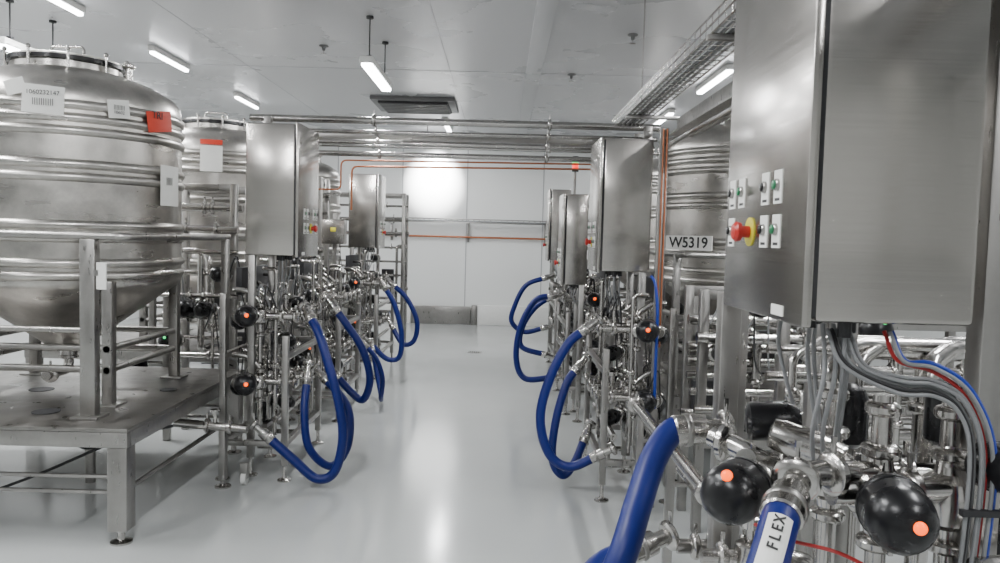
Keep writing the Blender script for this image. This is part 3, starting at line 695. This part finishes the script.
# cable bundle
mb = MB()
cols = ['gcable', 'dark', 'gcable', 'gcable', 'gcable', 'rcable', 'gcable', 'bcable']
for k, cm in enumerate(cols):
    o = k*0.0075
    y = 1.53+0.006*(k % 3)
    if k < 5:
        st = [(0.68+0.012*k, y+0.08, 1.43), (0.70+0.012*k, y+0.04, 1.36), (0.79+0.004*k, y, 1.315+o), (0.865, y, 1.31+o)]
    else:
        st = [(0.76+0.006*k, y+0.05, 1.43), (0.775+0.006*k, y+0.02, 1.375), (0.865, y, 1.32+o)]
    mb.tube(smooth(st+[(0.91+o*0.5, y-0.01, 1.28+o*0.8), (0.93+o, y-0.02, 1.20), (0.925+o, y-0.02, 1.0), (0.92+o, y, 0.8), (0.93+o, y, 0.4), (0.95, y, 0.05)], 6), 0.0042 if cm != 'bcable' else 0.0055, M[cm], 8)
for k in range(2):
    x = 0.675+0.022*k
    mb.tube(smooth([(x, 1.62, 1.44), (x, 1.60, 1.34), (x-0.01, 1.62, 1.22), (x+0.02, 1.68, 1.12)], 6), 0.005, M['gcable'], 8)
mb.box((0.915, 1.495, 1.08), (0.995, 1.51, 1.092), M['dark'])
mb.obj('cable_bundle', (0.8, 1.5, 1.2))

# left lower nozzle assembly
mb = MB()
mb.pipe([(-2.0, 4.80, 0.40), (-1.55, 4.80, 0.37)], 0.028, S)
mb.clamp((-1.80, 4.80, 0.388), (1, 0, 0), 0.028); mb.clamp((-1.66, 4.80, 0.378), (1, 0, 0), 0.03)
mb.box((-1.72, 4.77, 0.05), (-1.68, 4.83, 0.36), M['frame'], 0.004)
mb.lathe([(0.05, 0), (0.05, 0.01), (0.015, 0.02), (0.015, 0.06)], (-1.70, 4.80, 0), (0, 0, 1), S, 14)
mb.lathe([(0.012, 0.0), (0.012, 0.08), (0.03, 0.085), (0.03, 0.1)], (-1.75, 4.80, 0.39), (0, 0, 1), S, 14)
mb.cyl((-1.60, 4.86, 0.04), (-1.57, 4.86, 0.04), 0.04, M['white'], 18); mb.box((-1.61, 4.84, 0.04), (-1.56, 4.88, 0.14), M['frame'], 0.003)
mb.obj('drain_nozzle', (-1.75, 4.8, 0))

# ------------------------------------------------------------------ hoses
hose([(-1.22, 4.99, 1.07), (-1.14, 4.90, 0.98), (-1.07, 4.84, 0.82), (-0.985, 4.8, 0.56), (-0.955, 4.8, 0.33), (-1.0, 4.79, 0.12), (-1.11, 4.78, 0.075), (-1.26, 4.79, 0.19), (-1.44, 4.80, 0.34)], 0.029)
hose([(-1.25, 5.08, 0.66), (-1.24, 4.98, 0.45), (-1.20, 4.95, 0.22), (-1.07, 5.0, 0.09), (-0.98, 5.1, 0.2), (-1.02, 5.28, 0.42), (-1.22, 5.40, 0.60)], 0.026)
hose([(-1.22, 5.72, 1.06), (-1.12, 5.7, 0.94), (-1.0, 5.7, 0.76), (-0.94, 5.7, 0.54), (-0.99, 5.72, 0.38), (-1.09, 5.75, 0.43), (-1.22, 5.78, 0.56)], 0.028)
hose([(-1.24, 8.9, 1.05), (-1.06, 8.9, 0.88), (-0.94, 8.9, 0.62), (-0.97, 8.9, 0.40), (-1.1, 8.9, 0.36), (-1.24, 9.0, 0.55)], 0.028)
hose([(-1.24, 8.3, 1.06), (-1.12, 8.3, 0.86), (-1.04, 8.3, 0.55), (-1.06, 8.3, 0.30), (-1.2, 8.3, 0.28), (-1.38, 8.3, 0.45)], 0.028)
hose([(-1.22, 7.0, 0.62), (-1.10, 7.0, 0.48), (-1.04, 7.0, 0.30), (-1.06, 7.05, 0.12), (-1.1, 7.3, 0.10), (-1.22, 7.5, 0.5)], 0.022)
hose([(0.55, 4.80, 1.06), (0.43, 4.78, 0.96), (0.32, 4.76, 0.74), (0.27, 4.75, 0.50), (0.33, 4.75, 0.28), (0.46, 4.75, 0.20), (0.64, 4.72, 0.29)], 0.029)
hose([(0.54, 5.15, 0.76), (0.46, 5.1, 0.66), (0.39, 5.05, 0.42), (0.37, 5.0, 0.18), (0.44, 5.0, 0.07), (0.52, 5.05, 0.14), (0.60, 5.15, 0.30)], 0.027)
hose([(0.50, 7.2, 1.08), (0.33, 7.2, 1.03), (0.20, 7.2, 0.78), (0.17, 7.2, 0.48), (0.26, 7.2, 0.30), (0.52, 7.2, 0.32)], 0.028)
hose([(0.54, 9.0, 1.16), (0.30, 9.0, 1.06), (0.17, 9.0, 0.80), (0.15, 9.0, 0.63), (0.30, 9.0, 0.52), (0.54, 9.0, 0.58)], 0.028)
hose([(0.52, 7.9, 1.02), (0.36, 7.9, 0.90), (0.24, 7.9, 0.70), (0.24, 7.9, 0.50), (0.5, 7.9, 0.42)], 0.028)
hose([(0.535, 2.09, 1.095), (0.475, 2.08, 1.09), (0.415, 2.02, 1.03), (0.365, 1.94, 0.94), (0.31, 1.85, 0.83), (0.22, 1.84, 0.62), (0.16, 1.95, 0.44), (0.20, 2.25, 0.44), (0.33, 2.43, 0.56), (0.50, 2.5, 0.61)], 0.036)
L = [(0.565, 1.48, 1.105), (0.535, 1.43, 1.09), (0.50, 1.37, 1.055), (0.46, 1.31, 1.00), (0.41, 1.24, 0.88), (0.36, 1.2, 0.6), (0.36, 1.25, 0.25), (0.50, 1.4, 0.06), (0.8, 1.6, 0.05)]
ho = hose(L, 0.035)
P = smooth(L, 9)
ia = [i for i, p in enumerate(P) if 1.29 <= p.y <= 1.415 and i < 40]
EYE = V((0.3, 0.6, 1.7))
def frame_at(i):
    d = (P[i+1]-P[i-1]).normalized(); nrm = (EYE-P[i]); nrm = (nrm-d*nrm.dot(d)).normalized()
    return d, nrm, d.cross(nrm)
vs = []; fs = []
for i in ia:
    d, nrm, sd = frame_at(i)
    for j in range(9):
        an = math.radians(-38+76*j/8); vs.append(P[i]+(nrm*math.cos(an)+sd*math.sin(an))*0.0358-ho.location)
for i in range(len(ia)-1):
    for j in range(8): fs.append((i*9+j, i*9+j+1, (i+1)*9+j+1, (i+1)*9+j))
me = bpy.data.meshes.new('printed_sleeve'); me.from_pydata(vs, [], fs); me.materials.append(M['paper'])
so = bpy.data.objects.new('printed_sleeve', me); scene.collection.objects.link(so); so.parent = ho
def at_len(s):
    acc = 0; i = 1
    while i < len(P)-2 and acc+(P[i+1]-P[i]).length < s:
        acc += (P[i+1]-P[i]).length; i += 1
    return i, P[i].lerp(P[i+1], (s-acc)/(P[i+1]-P[i]).length)
for k, ch in enumerate('XELF'):
    i, q = at_len(0.092+k*0.0195)
    d, nrm, sd = frame_at(i)
    text(ch, ho, 'sleeve_letter', q+nrm*0.0370, -d, nrm.cross(-d), 0.028, M['ink'], bold=0.0006)

# floor drain
mb = MB()
mb.lathe([(0.10, 0), (0.10, 0.003), (0.085, 0.004)], (-0.33, 10.8, 0), (0, 0, 1), M['frame'], 24)
for k in range(5): mb.box((-0.39+k*0.03-0.006, 10.73, 0.004), (-0.39+k*0.03+0.006, 10.87, 0.005), M['dark'])
mb.obj('floor_drain', (-0.33, 10.8, 0))

# ------------------------------------------------------------------ world + camera
w = bpy.data.worlds.new('World'); scene.world = w; w.use_nodes = True
w.node_tree.nodes['Background'].inputs['Color'].default_value = (0.6, 0.62, 0.65, 1)
w.node_tree.nodes['Background'].inputs['Strength'].default_value = 0.3
cam = bpy.data.cameras.new('camera'); co = bpy.data.objects.new('camera', cam); scene.collection.objects.link(co)
cam.sensor_width = 36; cam.lens = 780*36/1000; cam.clip_start = 0.05
R = Matrix.Rotation(math.radians(90-3.19), 4, 'X') @ Matrix.Rotation(math.radians(1.5), 4, 'Z')
co.matrix_world = Matrix.Translation((0, 0, 1.6)) @ R
scene.camera = co
